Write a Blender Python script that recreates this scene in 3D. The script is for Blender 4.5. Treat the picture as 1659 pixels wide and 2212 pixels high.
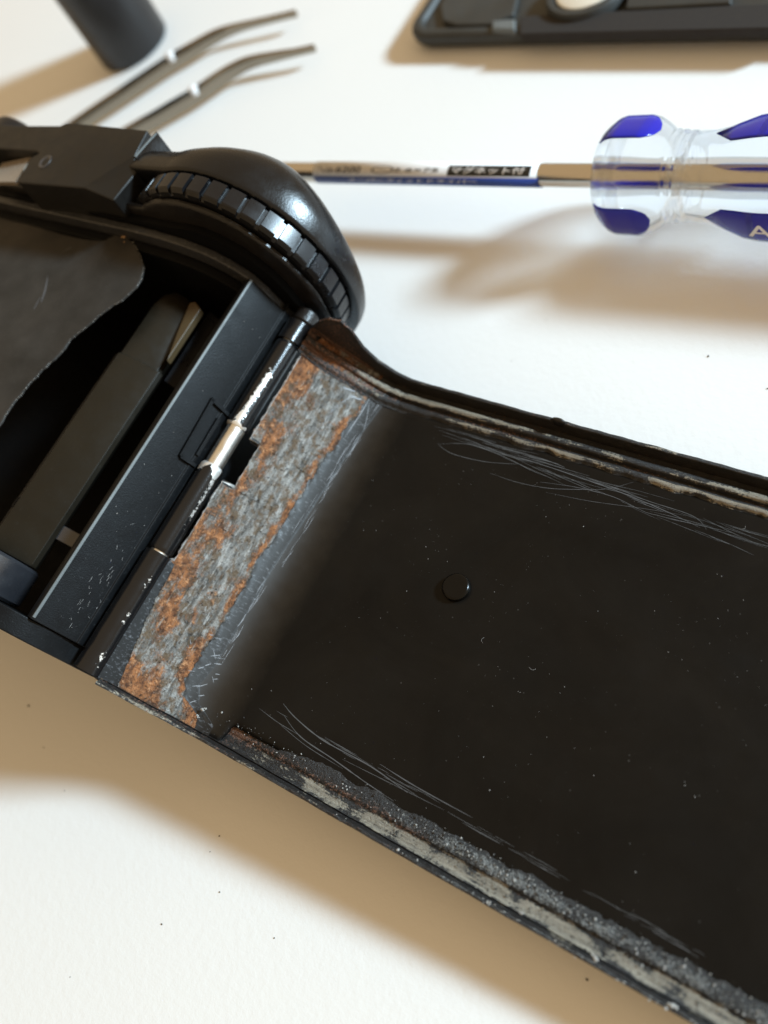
import bpy, bmesh, math, random
from mathutils import Vector, Matrix, noise

S = 0.001                                   # everything below is in millimetres
random.seed(7)
sc = bpy.context.scene
col = sc.collection
for o in list(bpy.data.objects):
    bpy.data.objects.remove(o)

# ------------------------------------------------------------------ camera, world, light, exposure
F, CX, CY = 1912.0, 829.5, 1106.0           # phone lens, in pixels of a 1659 x 2212 picture
R_ = Vector((0.83125261, -0.3019692, 0.46672657))      # along the open door (in camera axes)
B_ = Vector((0.45977432, 0.84538191, -0.2719136))      # along the hinge
N_ = Vector((-0.31245266, 0.44061779, 0.8415636))      # out of the door
DROOP = math.radians(4.5)                   # the door hangs from the hinge down to the table
NT = (N_ * math.cos(DROOP) - R_ * math.sin(DROOP)).normalized()
RT = (R_ * math.cos(DROOP) + N_ * math.sin(DROOP)).normalized()
HCAM = 90.0                                 # lens height above the table

def ray(x, y):
    return Vector(((x - CX) / F, -(y - CY) / F, -1.0))
O_ = ray(200, 1440) * 96.0                  # hinge end, 96 mm from the lens

def uv(x, y, w=0.0):                        # picture point -> camera-body frame, on the plane w
    q = ray(x, y); p = q * ((O_.dot(N_) + w) / q.dot(N_)) - O_
    return (p.dot(R_), p.dot(B_), w)
def tab(x, y, z=0.0):                       # picture point -> table frame, at height z
    q = ray(x, y); p = q * ((z - HCAM) / q.dot(NT))
    return Vector((p.dot(RT), p.dot(B_), z))

cam = bpy.data.cameras.new('camera')
co = bpy.data.objects.new('camera', cam); col.objects.link(co)
cam.sensor_fit = 'VERTICAL'; cam.sensor_height = 4.8; cam.sensor_width = 3.6; cam.lens = 4.15
cam.clip_start = 0.005; cam.clip_end = 20
cam.dof.use_dof = True; cam.dof.focus_distance = 0.093; cam.dof.aperture_fstop = 2.5
M = Matrix((RT, B_, NT)).to_4x4(); M.translation = Vector((0, 0, HCAM * S))
co.matrix_world = M
sc.camera = co

w = bpy.data.worlds.new('World'); sc.world = w; w.use_nodes = True
bg = w.node_tree.nodes['Background']
bg.inputs[0].default_value = (1.0, 0.715, 0.405, 1); bg.inputs[1].default_value = 0.60

LDIR = Vector((1.68, 1.18, 1.0)).normalized()          # towards the window
la = bpy.data.lights.new('window_light', 'AREA'); la.shape = 'RECTANGLE'; la.size = 0.18; la.size_y = 0.15
la.energy = 33; la.color = (0.62, 0.84, 1.0)
lo = bpy.data.objects.new('window_light', la); col.objects.link(lo)
lo.location = Vector((-0.05, 0.04, 0)) + LDIR * 1.2
lo.rotation_euler = LDIR.to_track_quat('Z', 'Y').to_euler()

sc.view_settings.view_transform = 'Standard'; sc.view_settings.look = 'None'
sc.view_settings.exposure = 0; sc.view_settings.gamma = 1; sc.view_settings.use_curve_mapping = False
sc.render.engine = 'CYCLES'
sc.cycles.use_denoising = True
sc.cycles.max_bounces = 12; sc.cycles.transmission_bounces = 10; sc.cycles.transparent_max_bounces = 12
sc.cycles.sample_clamp_indirect = 6

# ------------------------------------------------------------------ material helpers
def _scuff(t, left=False):
    c = t.n.new('ShaderNodeTexCoord'); x = t.n.new('ShaderNodeSeparateXYZ'); t.link(c.outputs['Object'], x.inputs[0])
    return t.ramp(t.math('ADD', t.math('MULTIPLY', x.outputs[0], 1000), t.math('MULTIPLY', t.noise(.5, 4), 2.0)), 15.8, 9.0) if not left else t.math('MULTIPLY', t.ramp(t.math('ADD', t.math('MULTIPLY', x.outputs[0], 1000), t.math('MULTIPLY', t.noise(.5, 4), 2.0)), 15.5, 9.0), t.ramp(t.math('MULTIPLY', x.outputs[0], 1000), 4.0, 6.5))
class NT_:
    def __init__(s, name):
        s.m = bpy.data.materials.new(name); s.m.use_nodes = True
        s.t = s.m.node_tree; s.n = s.t.nodes; s.b = s.n['Principled BSDF']; s.out = s.n['Material Output']
    def link(s, a, b): s.t.links.new(a, b)
    def put(s, sock, v):
        if hasattr(v, 'is_output') or hasattr(v, 'links') and not isinstance(v, (int, float, tuple)): s.link(v, sock)
        else: sock.default_value = (*v, 1) if isinstance(v, tuple) and len(v) == 3 and sock.type == 'RGBA' else v
    def coord(s, scale=(1, 1, 1), rot=(0, 0, 0)):
        c = s.n.new('ShaderNodeTexCoord'); m = s.n.new('ShaderNodeMapping')
        m.inputs['Scale'].default_value = [1000 * k for k in scale]; m.inputs['Rotation'].default_value = rot
        s.link(c.outputs['Object'], m.inputs['Vector']); return m.outputs[0]
    def noise(s, scale, detail=4, rough=.55, vec=None, dist=0):
        n = s.n.new('ShaderNodeTexNoise'); n.inputs['Scale'].default_value = scale
        n.inputs['Detail'].default_value = detail; n.inputs['Roughness'].default_value = rough; n.inputs['Distortion'].default_value = dist
        s.link(vec or s.coord(), n.inputs['Vector']); return n.outputs[0]
    def voro(s, scale, vec=None, feature='F1'):
        n = s.n.new('ShaderNodeTexVoronoi'); n.feature = feature; n.inputs['Scale'].default_value = scale
        s.link(vec or s.coord(), n.inputs['Vector']); return n.outputs[0]
    def math(s, op, a, b=0.0, clamp=False):
        n = s.n.new('ShaderNodeMath'); n.operation = op; n.use_clamp = clamp
        s.put(n.inputs[0], a); s.put(n.inputs[1], b); return n.outputs[0]
    def ramp(s, v, lo, hi, a=0.0, b=1.0):
        n = s.n.new('ShaderNodeMapRange'); n.clamp = True
        s.put(n.inputs[0], v); n.inputs[1].default_value = lo; n.inputs[2].default_value = hi
        n.inputs[3].default_value = a; n.inputs[4].default_value = b; return n.outputs[0]
    def mix(s, f, a, b):
        n = s.n.new('ShaderNodeMix'); n.data_type = 'RGBA'
        s.put(n.inputs[0], f); s.put(n.inputs[6], a); s.put(n.inputs[7], b); return n.outputs[2]
    def attr(s, name):
        n = s.n.new('ShaderNodeAttribute'); n.attribute_name = name; return n.outputs['Fac']
    def sel(s, a, nz, k=10):                 # patchy coverage: attribute = share that is covered
        x = s.math('ADD', s.ramp(nz, .30, .70), s.math('MULTIPLY', a, 1.2)); x = s.math('SUBTRACT', x, 1.1)
        return s.math('ADD', s.math('MULTIPLY', x, k), 0.5, True)
    def bump(s, h, dist, strength=1.0, prev=None):
        n = s.n.new('ShaderNodeBump'); n.inputs['Strength'].default_value = strength; n.inputs['Distance'].default_value = dist * S
        s.link(h, n.inputs['Height'])
        if prev: s.link(prev, n.inputs['Normal'])
        s.link(n.outputs[0], s.b.inputs['Normal']); return n.outputs[0]
    def set(s, **k):
        nm = dict(base='Base Color', rough='Roughness', metal='Metallic', spec='Specular IOR Level', coat='Coat Weight', trans='Transmission Weight', ior='IOR', croug='Coat Roughness', sheen='Sheen Weight')
        for a, v in k.items(): s.put(s.b.inputs[nm[a]], v)
        return s

# ------------------------------------------------------------------ materials
def m_table():
    t = NT_('white_laminate')
    c = t.mix(t.noise(.02, 3), (.80, .79, .775), (.84, .835, .82))
    t.set(base=c, rough=.48, spec=.35)
    b1 = t.noise(.9, 4, .6); b2 = t.noise(3.5, 2)
    nb = t.bump(b1, .11, .32); t.bump(b2, .03, .22, nb)
    return t.m
def m_plastic(name, colr, rough=.45, grain=.03, dust=0.0, scale=6.0, dustcol=(.28, .29, .30), spec=.5):
    t = NT_(name)
    sp = t.ramp(t.noise(2.4, 5, .75), .60 - dust * .1, .74)
    f = t.math('MULTIPLY', sp, dust)
    big = t.ramp(t.noise(.12, 3), .3, .7, .75, 1.25)
    c0 = t.n.new('ShaderNodeVectorMath'); c0.operation = 'SCALE'; c0.inputs[0].default_value = colr; t.link(big, c0.inputs['Scale'])
    t.set(base=t.mix(f, c0.outputs[0], dustcol), rough=t.math('ADD', t.ramp(t.noise(.5, 4), .3, .7, rough - .06, rough + .08), t.math('MULTIPLY', f, .3)), spec=spec)
    if grain: t.bump(t.noise(scale, 3), grain, .5)
    return t.m
def m_panel():
    t = NT_('black_lacquer_door')
    v1 = t.voro(1.1); sz = t.ramp(t.noise(.35, 2), .45, .7, .0, .11)
    sp = t.math('LESS_THAN', v1, sz)
    n2 = t.ramp(t.noise(5, 3, .7), .70, .78)
    sm = t.ramp(t.noise(.13, 4, .6), .52, .75, 0, .35)
    f = t.math('MAXIMUM', t.math('MULTIPLY', sp, .10), t.math('MULTIPLY', n2, .22))
    base = t.mix(f, t.mix(t.ramp(t.noise(.09, 5, .65), .35, .65), (.0036, .0031, .0027), (.0052, .0046, .0040)), (.24, .23, .21))
    k = _scuff(t)
    t.set(base=base, rough=t.math('ADD', t.math('ADD', t.ramp(t.noise(.3, 4), .3, .7, .32, .38), t.math('MULTIPLY', sm, .12)), t.math('MULTIPLY', k, .16)), spec=t.math('ADD', t.ramp(t.noise(.07, 5, .6, None, 1.0), .35, .68, .15, .22), t.math('MULTIPLY', k, .9)))
    t.bump(t.noise(4.5, 3), .02, .35)
    return t.m
def m_rust():
    t = NT_('rusted_door_flange')
    st = t.coord((1.0, .34, 1.0), (0, 0, math.radians(-6))); ob = t.coord()
    paint = t.attr('paint'); rust = t.attr('rust')
    n_big = t.noise(.62, 6, .62, st, .6); n_mid = t.noise(1.7, 7, .72, ob); n_fine = t.noise(6.5, 5, .7, ob)
    n_str = t.noise(1.8, 6, .7, t.coord((1.5, .22, 1.5), (0, 0, math.radians(-4)))); n_b2 = t.noise(.9, 6, .65, t.coord((1, .5, 1), (0, 0, .4)), .8)
    n_s2 = t.noise(.95, 6, .68, t.coord((1.2, .30, 1.2), (0, 0, math.radians(-5))), .4); n_m2 = t.noise(1.2, 6, .7, t.coord((1, .7, 1), (0, 0, .3)))
    grey = t.mix(t.ramp(n_s2, .36, .62), (.085, .080, .072), (.47, .46, .435))
    grey = t.mix(t.ramp(n_str, .52, .64, 0, .75), grey, (.78, .77, .74))
    grey = t.mix(t.ramp(n_m2, .53, .40, 0, .85), grey, (.23, .155, .09))
    grey = t.mix(t.ramp(n_fine, .45, .34, 0, .7), grey, (.045, .04, .035))
    rr = t.mix(t.ramp(n_m2, .38, .60), (.11, .05, .03), (.48, .20, .08))
    rr = t.mix(t.ramp(n_mid, .54, .68, 0, .85), rr, (.80, .43, .22))
    rr = t.mix(t.ramp(n_fine, .46, .35, 0, .7), rr, (.05, .03, .022))
    rr = t.mix(t.ramp(n_str, .57, .68, 0, .8), rr, (.40, .37, .32))
    fr = t.sel(rust, t.math('ADD', t.math('MULTIPLY', n_big, .55), t.math('MULTIPLY', n_mid, .45)), 4)
    c = t.mix(fr, grey, rr)
    pit = t.ramp(t.noise(2.2, 6, .78, ob), .43, .37, 0, .95)
    c = t.mix(pit, c, (.030, .022, .017))
    chip = t.ramp(t.noise(1.3, 6, .75, t.coord((1.3, .55, 1), (0, 0, -.3))), .645, .70, 0, .7)
    c = t.mix(t.math('MULTIPLY', t.math('MULTIPLY', chip, t.ramp(n_fine, .42, .56)), t.math('SUBTRACT', 1.0, fr)), c, (.56, .55, .52))
    fp = t.sel(paint, t.math('ADD', t.math('MULTIPLY', n_mid, .6), t.math('MULTIPLY', n_str, .4)), 7)
    scr = t.math('MULTIPLY', t.ramp(t.noise(2.4, 5, .75, t.coord((.35, 1.6, 1), (0, 0, .5))), .55, .70, 0, .6), t.ramp(paint, 1.9, 1.1))
    pc = t.mix(scr, (.0045, .0040, .0036), (.25, .26, .28))
    c = t.mix(t.attr('edge'), c, (.72, .71, .68))
    c = t.mix(t.math('MULTIPLY', fp, t.math('SUBTRACT', 1.0, t.attr('edge'))), c, pc)
    npn = t.math('SUBTRACT', 1.0, fp)
    t.set(base=c, metal=t.math('MULTIPLY', t.math('SUBTRACT', 1.0, fr), t.math('MULTIPLY', npn, .5)),
          rough=t.ramp(fp, 0, 1, .48, .52), spec=t.math('ADD', .3, t.math('MULTIPLY', t.math('MULTIPLY', fp, .42), _scuff(t, True))))
    h = t.math('ADD', t.math('MULTIPLY', n_fine, t.ramp(npn, 0, 1, .02, 1.0)), t.math('MULTIPLY', n_mid, t.ramp(npn, 0, 1, 0, 1.6)))
    h = t.math('ADD', h, t.math('MULTIPLY', t.math('MULTIPLY', fr, npn), .35))
    t.bump(h, .34, 1.0)
    return t.m
def m_rim():
    t = NT_('worn_painted_rim')
    st = t.coord((.13, 1.5, 1.5)); ob = t.coord()
    wear = t.attr('wear'); foam = t.attr('foam'); rust = t.attr('rust')
    nm = t.noise(3.2, 6, .75, ob); nf = t.noise(8, 4, .7, ob); ns = t.noise(2.2, 5, .7, st)
    paint = t.mix(t.ramp(nf, .56, .72, 0, .5), (.011, .0095, .009), (.14, .135, .13))
    bare = t.mix(t.ramp(ns, .35, .65), (.15, .128, .097), (.30, .263, .205))
    c = t.mix(t.sel(wear, t.math('ADD', t.math('MULTIPLY', ns, .45), t.math('MULTIPLY', nm, .55)), 9), paint, bare)
    c = t.mix(t.ramp(t.noise(1.1, 6, .7), .52, .68, 0, .40), c, (.055, .044, .036))
    c = t.mix(t.ramp(nf, .45, .34, 0, .8), c, (.02, .017, .015))
    rc = t.mix(t.ramp(nf, .4, .65), (.05, .024, .018), (.26, .145, .10))
    c = t.mix(t.sel(rust, nm, 8), c, rc)
    fo = t.mix(t.ramp(nf, .40, .68), (.018, .018, .018), (.30, .30, .285))
    ff = t.sel(foam, nm, 6)
    c = t.mix(ff, c, fo)
    t.set(base=c, rough=t.ramp(ff, 0, 1, .42, .9), metal=t.math('MULTIPLY', t.sel(wear, ns, 10), .25), spec=.4)
    t.bump(t.math('ADD', t.math('MULTIPLY', nf, .8), nm), .14, .8)
    return t.m
def m_barrel():
    t = NT_('chipped_black_barrel')
    chip = t.attr('chip'); nm = t.noise(1.9, 6, .68)
    f = t.sel(chip, nm, 16)
    t.set(base=t.mix(f, (.005, .005, .0055), (.90, .88, .84)), metal=t.math('MULTIPLY', f, .8), rough=t.ramp(f, 0, 1, .21, .38), spec=.5)
    t.bump(t.math('ADD', t.math('MULTIPLY', t.noise(7, 3), .25), t.math('MULTIPLY', f, -.8)), .06, .8)
    return t.m
def m_simple(name, base, rough=.4, metal=0.0, **k):
    t = NT_(name); t.set(base=base, rough=t.ramp(t.noise(.8, 4), .3, .7, max(.02, rough - .05), rough + .06), metal=metal, **k); return t.m
def m_sheet():
    t = NT_('torn_black_paper')
    c = t.mix(t.ramp(t.noise(.16, 4), .35, .65), (.017, .0155, .0135), (.034, .030, .026))
    c = t.mix(t.ramp(t.noise(6, 3, .7), .62, .76, 0, .35), c, (.16, .15, .14))
    t.set(base=c, rough=.62, spec=.3); t.bump(t.noise(5, 4), .05, .5); return t.m
def m_clear():
    t = NT_('clear_acrylic')
    g = t.n.new('ShaderNodeBsdfGlass'); g.inputs['IOR'].default_value = 1.45; g.inputs['Roughness'].default_value = .015; g.inputs['Color'].default_value = (.97, .99, 1, 1)
    tr = t.n.new('ShaderNodeBsdfTransparent'); tr.inputs[0].default_value = (.95, .97, 1, 1)
    mx = t.n.new('ShaderNodeMixShader'); mx.inputs[0].default_value = .45
    t.link(g.outputs[0], mx.inputs[1]); t.link(tr.outputs[0], mx.inputs[2]); t.link(mx.outputs[0], t.out.inputs[0])
    return t.m

MT = dict(
    table=m_table(), panel=m_panel(), rust=m_rust(), rim=m_rim(), barrel=m_barrel(), sheet=m_sheet(), clear=m_clear(),
    body=m_plastic('dusty_black_casting', (.0040, .0044, .0050), .46, .05, .10, 6.0, (.22, .23, .24), .16),
    sill=m_plastic('highlit_sill', (.026, .026, .028), .38, .10, .5, 3.0, (.26, .26, .27), .5),  # paler copy of the casting black, puts the sill's highlight into the colour
    inner=m_plastic('matt_black_chamber', (.0016, .0016, .0019), .6, .03, .02, 6.0, (.2, .2, .2), .12),
    cover=m_plastic('satin_black_cover', (.0040, .0040, .0045), .27, .035, 0, 4.0, (.2, .2, .2), .42),
    block=m_plastic('satin_black_viewfinder', (.0070, .0062, .0054), .42, .03, .04, 6.0, (.2, .2, .2), .38),
    wheel=m_plastic('black_wheel', (.006, .006, .007), .30, .015, .04, 6.0, (.28, .29, .30), .42),
    spool=m_plastic('olive_black_spool', (.0125, .0098, .0062), .38, .01, .05, 6.0, (.2, .2, .18), .3),
    drum=m_plastic('satin_black_drum', (.020, .020, .023), .30, .04, .1, 4.0, (.28, .29, .30), 1.0),
    tube=m_plastic('black_tube', (.008, .0072, .0078), .38, .03, 0),
    shell=m_plastic('charcoal_shell', (.030, .032, .031), .5, .03, .04),
    strip=m_simple('dark_foam_strip', (.018, .014, .012), .8),
    edge=m_plastic('bare_edge_and_highlight', (.10, .11, .11), .5, .05, .3),  # bare panel edge; also the pale highlight strip on the block
    ridge=m_plastic('grimy_ridge', (.008, .0065, .0058), .34, .1, .25, 3.0, (.11, .085, .07), .45),
    steel=m_simple('nickel_steel', (.66, .62, .56), .18, 1.0),
    pin=m_simple('nickel_pin', (.88, .86, .82), .30, 1.0),
    rivet=m_plastic('lacquered_rivet', (.0035, .0030, .0025), .20, .01, .03, 5.0, (.2, .2, .2), .22),
    spool_glint=m_simple('tan_highlight', (.065, .042, .019), .4),  # tan colour of the painted highlight on the spool
    tweezer=m_simple('tweezer_steel', (.30, .26, .205), .22, 1.0),
    brass=m_simple('brass_tab', (.75, .55, .30), .3, 1.0),
    pane=m_simple('eyepiece_pane', (.24, .20, .16), .25),
    white=m_simple('white_label', (.80, .78, .77), .4),
    blue=m_simple('blue_label', (.012, .045, .24), .35),
    ink=m_simple('black_print', (.02, .019, .016), .45),
    inkgrey=m_simple('grey_print', (.045, .04, .038), .45),
    inlay=m_simple('cobalt_inlay', (.008, .012, .34), .18, spec=.4),
    scratch=m_simple('pale_scratch', (.075, .078, .082), .5),
    scuff=m_simple('paper_scuff', (.075, .078, .085), .6),
    dust=m_simple('grey_dust', (.26, .25, .235), .8),
    nick=m_simple('bare_metal_nick', (.26, .265, .28), .5),
    rot=m_simple('rotten_foam', (.035, .033, .031), .85),
    lint=m_simple('pale_lint', (.36, .35, .33), .8),
    crumb=m_simple('rust_crumb', (.46, .27, .13), .8),
    speck=m_simple('dark_speck', (.05, .045, .04), .8),
    coin=m_simple('bright_contact', (.82, .78, .68), .3, .3),
)

# ------------------------------------------------------------------ mesh helpers
def build(name, verts, faces, mat, parent=None, smooth=True, angle=38, attrs=None, bevel=0.0, facing=None):
    me = bpy.data.meshes.new(name)
    me.from_pydata([Vector(v) * S for v in verts], [], faces)
    bm = bmesh.new(); bm.from_mesh(me)
    bmesh.ops.recalc_face_normals(bm, faces=bm.faces)
    if facing is not None and sum(f.normal.dot(Vector(facing)) * f.calc_area() for f in bm.faces) < 0:
        bmesh.ops.reverse_faces(bm, faces=bm.faces)
    bm.to_mesh(me); bm.free()
    for p in me.polygons: p.use_smooth = smooth
    if smooth: me.set_sharp_from_angle(angle=math.radians(angle))
    for k, vals in (attrs or {}).items():
        a = me.attributes.new(k, 'FLOAT', 'POINT'); a.data.foreach_set('value', vals)
    me.materials.append(mat); me.update()
    o = bpy.data.objects.new(name, me); col.objects.link(o)
    if parent: o.parent = parent
    if bevel > 0:
        b = o.modifiers.new('bevel', 'BEVEL'); b.width = bevel * S; b.segments = 2; b.limit_method = 'ANGLE'; b.angle_limit = math.radians(35)
        b.harden_normals = True
    return o

def tag(o, label, cat, group=None):
    o['label'] = label; o['category'] = cat
    if group: o['group'] = group
    return o
def empty(name, m=None):
    o = bpy.data.objects.new(name, None); col.objects.link(o); o.empty_display_size = .01
    if m: o.matrix_world = m
    return o

def prism(poly, a0, a1, axis):
    """closed polygon extruded along one axis; axis 'v': polygon is (u,w); 'w': polygon is (u,v)"""
    n = len(poly)
    mk = (lambda p, a: (p[0], a, p[1])) if axis == 'v' else ((lambda p, a: (p[0], p[1], a)) if axis == 'w' else (lambda p, a: (a, p[0], p[1])))
    vs = [mk(p, a0) for p in poly] + [mk(p, a1) for p in poly]
    fs = [tuple(range(n)), tuple(range(2 * n - 1, n - 1, -1))] + [(i, (i + 1) % n, n + (i + 1) % n, n + i) for i in range(n)]
    return vs, fs
def rings(rs, cap0=True, cap1=True):
    n = len(rs[0]); vs = [p for r in rs for p in r]; fs = []
    for k in range(len(rs) - 1):
        for i in range(n):
            j = (i + 1) % n; fs.append((k * n + i, k * n + j, (k + 1) * n + j, (k + 1) * n + i))
    if cap0: fs.append(tuple(range(n - 1, -1, -1)))
    if cap1: fs.append(tuple(range((len(rs) - 1) * n, len(rs) * n)))
    return vs, fs
def grid(nu, nv, f):
    vs = [f(i, j) for i in range(nu) for j in range(nv)]
    fs = [(i * nv + j, (i + 1) * nv + j, (i + 1) * nv + j + 1, i * nv + j + 1) for i in range(nu - 1) for j in range(nv - 1)]
    return vs, fs
def cyl_v(c, r, v0, v1, n=28, ch=.12, prof=None):
    """cylinder along v round (u,w) centre"""
    pr = prof or [(v0, r - ch), (v0 + ch, r), (v1 - ch, r), (v1, r - ch)]
    return rings([[(c[0] + q * math.cos(2 * math.pi * i / n), v, c[1] + q * math.sin(2 * math.pi * i / n)) for i in range(n)] for v, q in pr])
def lathe_x(prof, n=40, mod=None):
    return rings([[(x, (r * (mod(a, x) if mod else 1)) * math.cos(a), (r * (mod(a, x) if mod else 1)) * math.sin(a)) for a in [2 * math.pi * i / n for i in range(n)]] for x, r in prof])
def tube(path, rad, n=8, flat=1.0, z=Vector((0, 0, 1))):
    rs = []
    for k, p in enumerate(path):
        p = Vector(p); a = Vector(path[max(k - 1, 0)]); b = Vector(path[min(k + 1, len(path) - 1)])
        t = (b - a).normalized(); s = t.cross(z).normalized(); q = s.cross(t)
        r = rad[k] if isinstance(rad, (list, tuple)) else rad
        rs.append([tuple(p + s * (r * math.cos(2 * math.pi * i / n)) + q * (r * flat * math.sin(2 * math.pi * i / n))) for i in range(n)])
    return rings(rs)
def merge(parts):
    V, Fc = [], []
    for v, f in parts:
        k = len(V); V += v; Fc += [tuple(i + k for i in q) for q in f]
    return V, Fc
def lerp_curve(pts, x):
    for (x0, y0), (x1, y1) in zip(pts, pts[1:]):
        if x <= x1: return y0 + (y1 - y0) * max(0, (x - x0)) / (x1 - x0)
    return pts[-1][1]
def catmull(pts, k=6):
    out = []; P = [pts[0]] + list(pts) + [pts[-1]]
    for i in range(1, len(P) - 2):
        a, b, c, d = [Vector(q) for q in P[i - 1:i + 3]]
        for j in range(k):
            t = j / k
            out.append(tuple(.5 * ((2 * b) + (c - a) * t + (2 * a - 5 * b + 4 * c - d) * t * t + (3 * b - a - 3 * c + d) * t ** 3)))
    out.append(tuple(pts[-1])); return out
def sm(a, b, x):
    t = max(0., min(1., (x - a) / (b - a))); return t * t * (3 - 2 * t)
def ns(u, v, s, o=0):
    return noise.noise(Vector((u * s + o, v * s - o, o * 1.7)))

# ------------------------------------------------------------------ the table
tv, tf = grid(2, 2, lambda i, j: (-700 + 1400 * i, -500 + 1500 * j, 0))
table = build('table', tv, tf, MT['table'], smooth=False); table['kind'] = 'structure'

# ------------------------------------------------------------------ the film camera
MB = Matrix((Vector((R_.dot(RT), B_.dot(RT), N_.dot(RT))), Vector((R_.dot(B_), B_.dot(B_), N_.dot(B_))), Vector((R_.dot(NT), B_.dot(NT), N_.dot(NT))))).to_4x4()
MB.translation = Vector((O_.dot(RT), O_.dot(B_), O_.dot(NT) + HCAM)) * S
camera = empty('film_camera', MB)
tag(camera, 'black film camera lying face down with its rusty back door swung open', 'camera')

SILL = catmull([(-1.6, -2.5), (-2.3, -.5), (-3.2, 1.4), (-4.4, 4.6), (-6.3, 7.1), (-10.2, 9.3), (-15, 10.4), (-21, 10.9), (-28, 11), (-50, 11), (-92, 11)], 5)
def wall_poly(curve, wl=-16.5):
    return list(curve) + [(curve[-1][0], wl), (-4.5, wl), (-1.8, -9)]

# body casting below the opening, floor of the film chamber and its end wall
vs, fs = prism(wall_poly(SILL), -1.05, 1.35, 'v'); build('bottom_wall', vs, fs, MT['body'], camera, bevel=.16)
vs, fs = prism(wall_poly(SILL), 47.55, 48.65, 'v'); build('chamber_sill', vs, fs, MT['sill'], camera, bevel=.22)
# inner second step of the sill
SILL2 = [(u - .9, wv - 1.6) for u, wv in SILL if u < -4.2]
vs, fs = prism(SILL2 + [(-92, -10), (-8, -10)], 46.2, 47.55, 'v'); build('chamber_step', vs, fs, MT['inner'], camera, bevel=.2)
vs, fs = merge([prism([(-92, -9), (-5.5, -9), (-5.5, -8), (-92, -8)], 1.35, 47.55, 'v')]); build('chamber_floor', vs, fs, MT['inner'], camera)
vs, fs = prism([(-92, -16.5), (-60, -16.5), (-60, -9), (-92, -9)], 1.35, 47.55, 'v'); build('front_wall', vs, fs, MT['inner'], camera)

# end panel between chamber and hinge
PAN = [(-1.9, -9), (-1.5, -2.6), (-1.75, -1.2), (-2.15, .15), (-2.05, .55), (-2.35, 1.35), (-2.55, 1.40), (-4.72, 6.30), (-5.0, 6.62), (-5.35, 6.55), (-6.6, 5.6), (-6.9, 4.9), (-6.9, -8.0)]
vs, fs = prism(PAN, 1.35, 47.55, 'v'); build('end_panel', vs, fs, MT['body'], camera, bevel=.10)
def on_panel(x, y):                                   # picture point -> point on the sloped panel
    q = ray(x, y); a = Vector((-2.55, 0, 1.40)); n = Vector((4.9, 0, 2.17)).normalized()
    c = Vector((-O_.dot(R_), -O_.dot(B_), -O_.dot(N_))); d = Vector((q.dot(R_), q.dot(B_), q.dot(N_)))
    return c + d * ((a - c).dot(n) / d.dot(n)), n
# bright worn edge of the panel
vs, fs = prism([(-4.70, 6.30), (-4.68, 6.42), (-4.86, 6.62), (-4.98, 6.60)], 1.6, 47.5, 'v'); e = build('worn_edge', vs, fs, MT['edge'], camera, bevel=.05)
# raised ribs moulded on the panel
for ri, pts in enumerate(([(458, 862), (388, 985), (420, 1006)], [(470, 905), (423, 983)], [(500, 905), (455, 862)], [(633, 640), (605, 690), (560, 770)], [(415, 1012), (330, 1165), (215, 1360)])):
    pr = []
    for a, b in zip(pts, pts[1:]):
        pa, n = on_panel(*a); pb, _ = on_panel(*b); t = (pb - pa).normalized(); s = t.cross(n) * (.34 if ri < 3 else .2); up = n * (.42 if ri < 3 else .12)
        pr.append(([tuple(pa - s - up), tuple(pa + s - up), tuple(pb + s - up), tuple(pb - s - up), tuple(pa - s * .6 + up), tuple(pa + s * .6 + up), tuple(pb + s * .6 + up), tuple(pb - s * .6 + up)],
                   [(0, 1, 2, 3), (7, 6, 5, 4), (0, 4, 5, 1), (1, 5, 6, 2), (2, 6, 7, 3), (3, 7, 4, 0)]))
    vs, fs = merge(pr); build('panel_rib', vs, fs, MT['body'], camera, smooth=False)

# take-up spool and drum inside the chamber
SC = (-18.0, 2.0)
SPP = [(-20.3, 3.2), (-19.9, 4.0), (-18.5, 4.9), (-18.3, 5.15), (-15.4, 4.6), (-12.9, 3.0), (-12.7, 2.4), (-14.6, .2), (-19.4, .4)]
rs = [[(SC[0] + 1.6 + (p[0] - SC[0] - 1.6) * k, v, p[1] - d) for p in SPP] for v, k, d in ((6.3, .96, .1), (6.6, 1, 0), (34.0, 1, 0), (34.1, .86, .12), (41.8, .86, .12), (43.6, .72, .5), (44.8, .4, 1.3))]
vs, fs = rings(rs); sp = build('take_up_spool', vs, fs, MT['spool'], camera, angle=34, bevel=.12)
vs, fs = prism([(-13.2, 1.6), (-11.0, .6), (-10.9, 1.2), (-13.0, 2.3)], 10.4, 12.2, 'v'); build('spool_tab', vs, fs, MT['drum'], sp, bevel=.1)
vs, fs = prism([(-19.6, 4.05), (-18.7, 4.6), (-18.75, 4.85), (-19.7, 4.3)], 11.3, 12.7, 'v'); build('spool_slot', vs, fs, MT['inner'], sp, bevel=.05)
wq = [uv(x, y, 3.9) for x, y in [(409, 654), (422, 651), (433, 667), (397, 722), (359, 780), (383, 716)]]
vs, fs = prism([(p[0], p[1]) for p in wq], 2.9, 3.9, 'w'); build('spool_highlight', vs, fs, MT['spool_glint'], sp, bevel=.15)  # tan wedge standing in for the highlight at the spool's right edge
vs, fs = cyl_v((-18.3, 4.2), 6.0, 1.5, 6.1, 56, .35); build('spool_drum', vs, fs, MT['drum'], camera)
# curved reflector plate behind the spool, upper right of the chamber
vs, fs = grid(14, 6, lambda i, j: (-12.4 + 1.1 * math.cos(i * .22), 34 + j * 2.2, -3.2 + i * .32)); build('chamber_liner', vs, fs, MT['drum'], camera)

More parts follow.
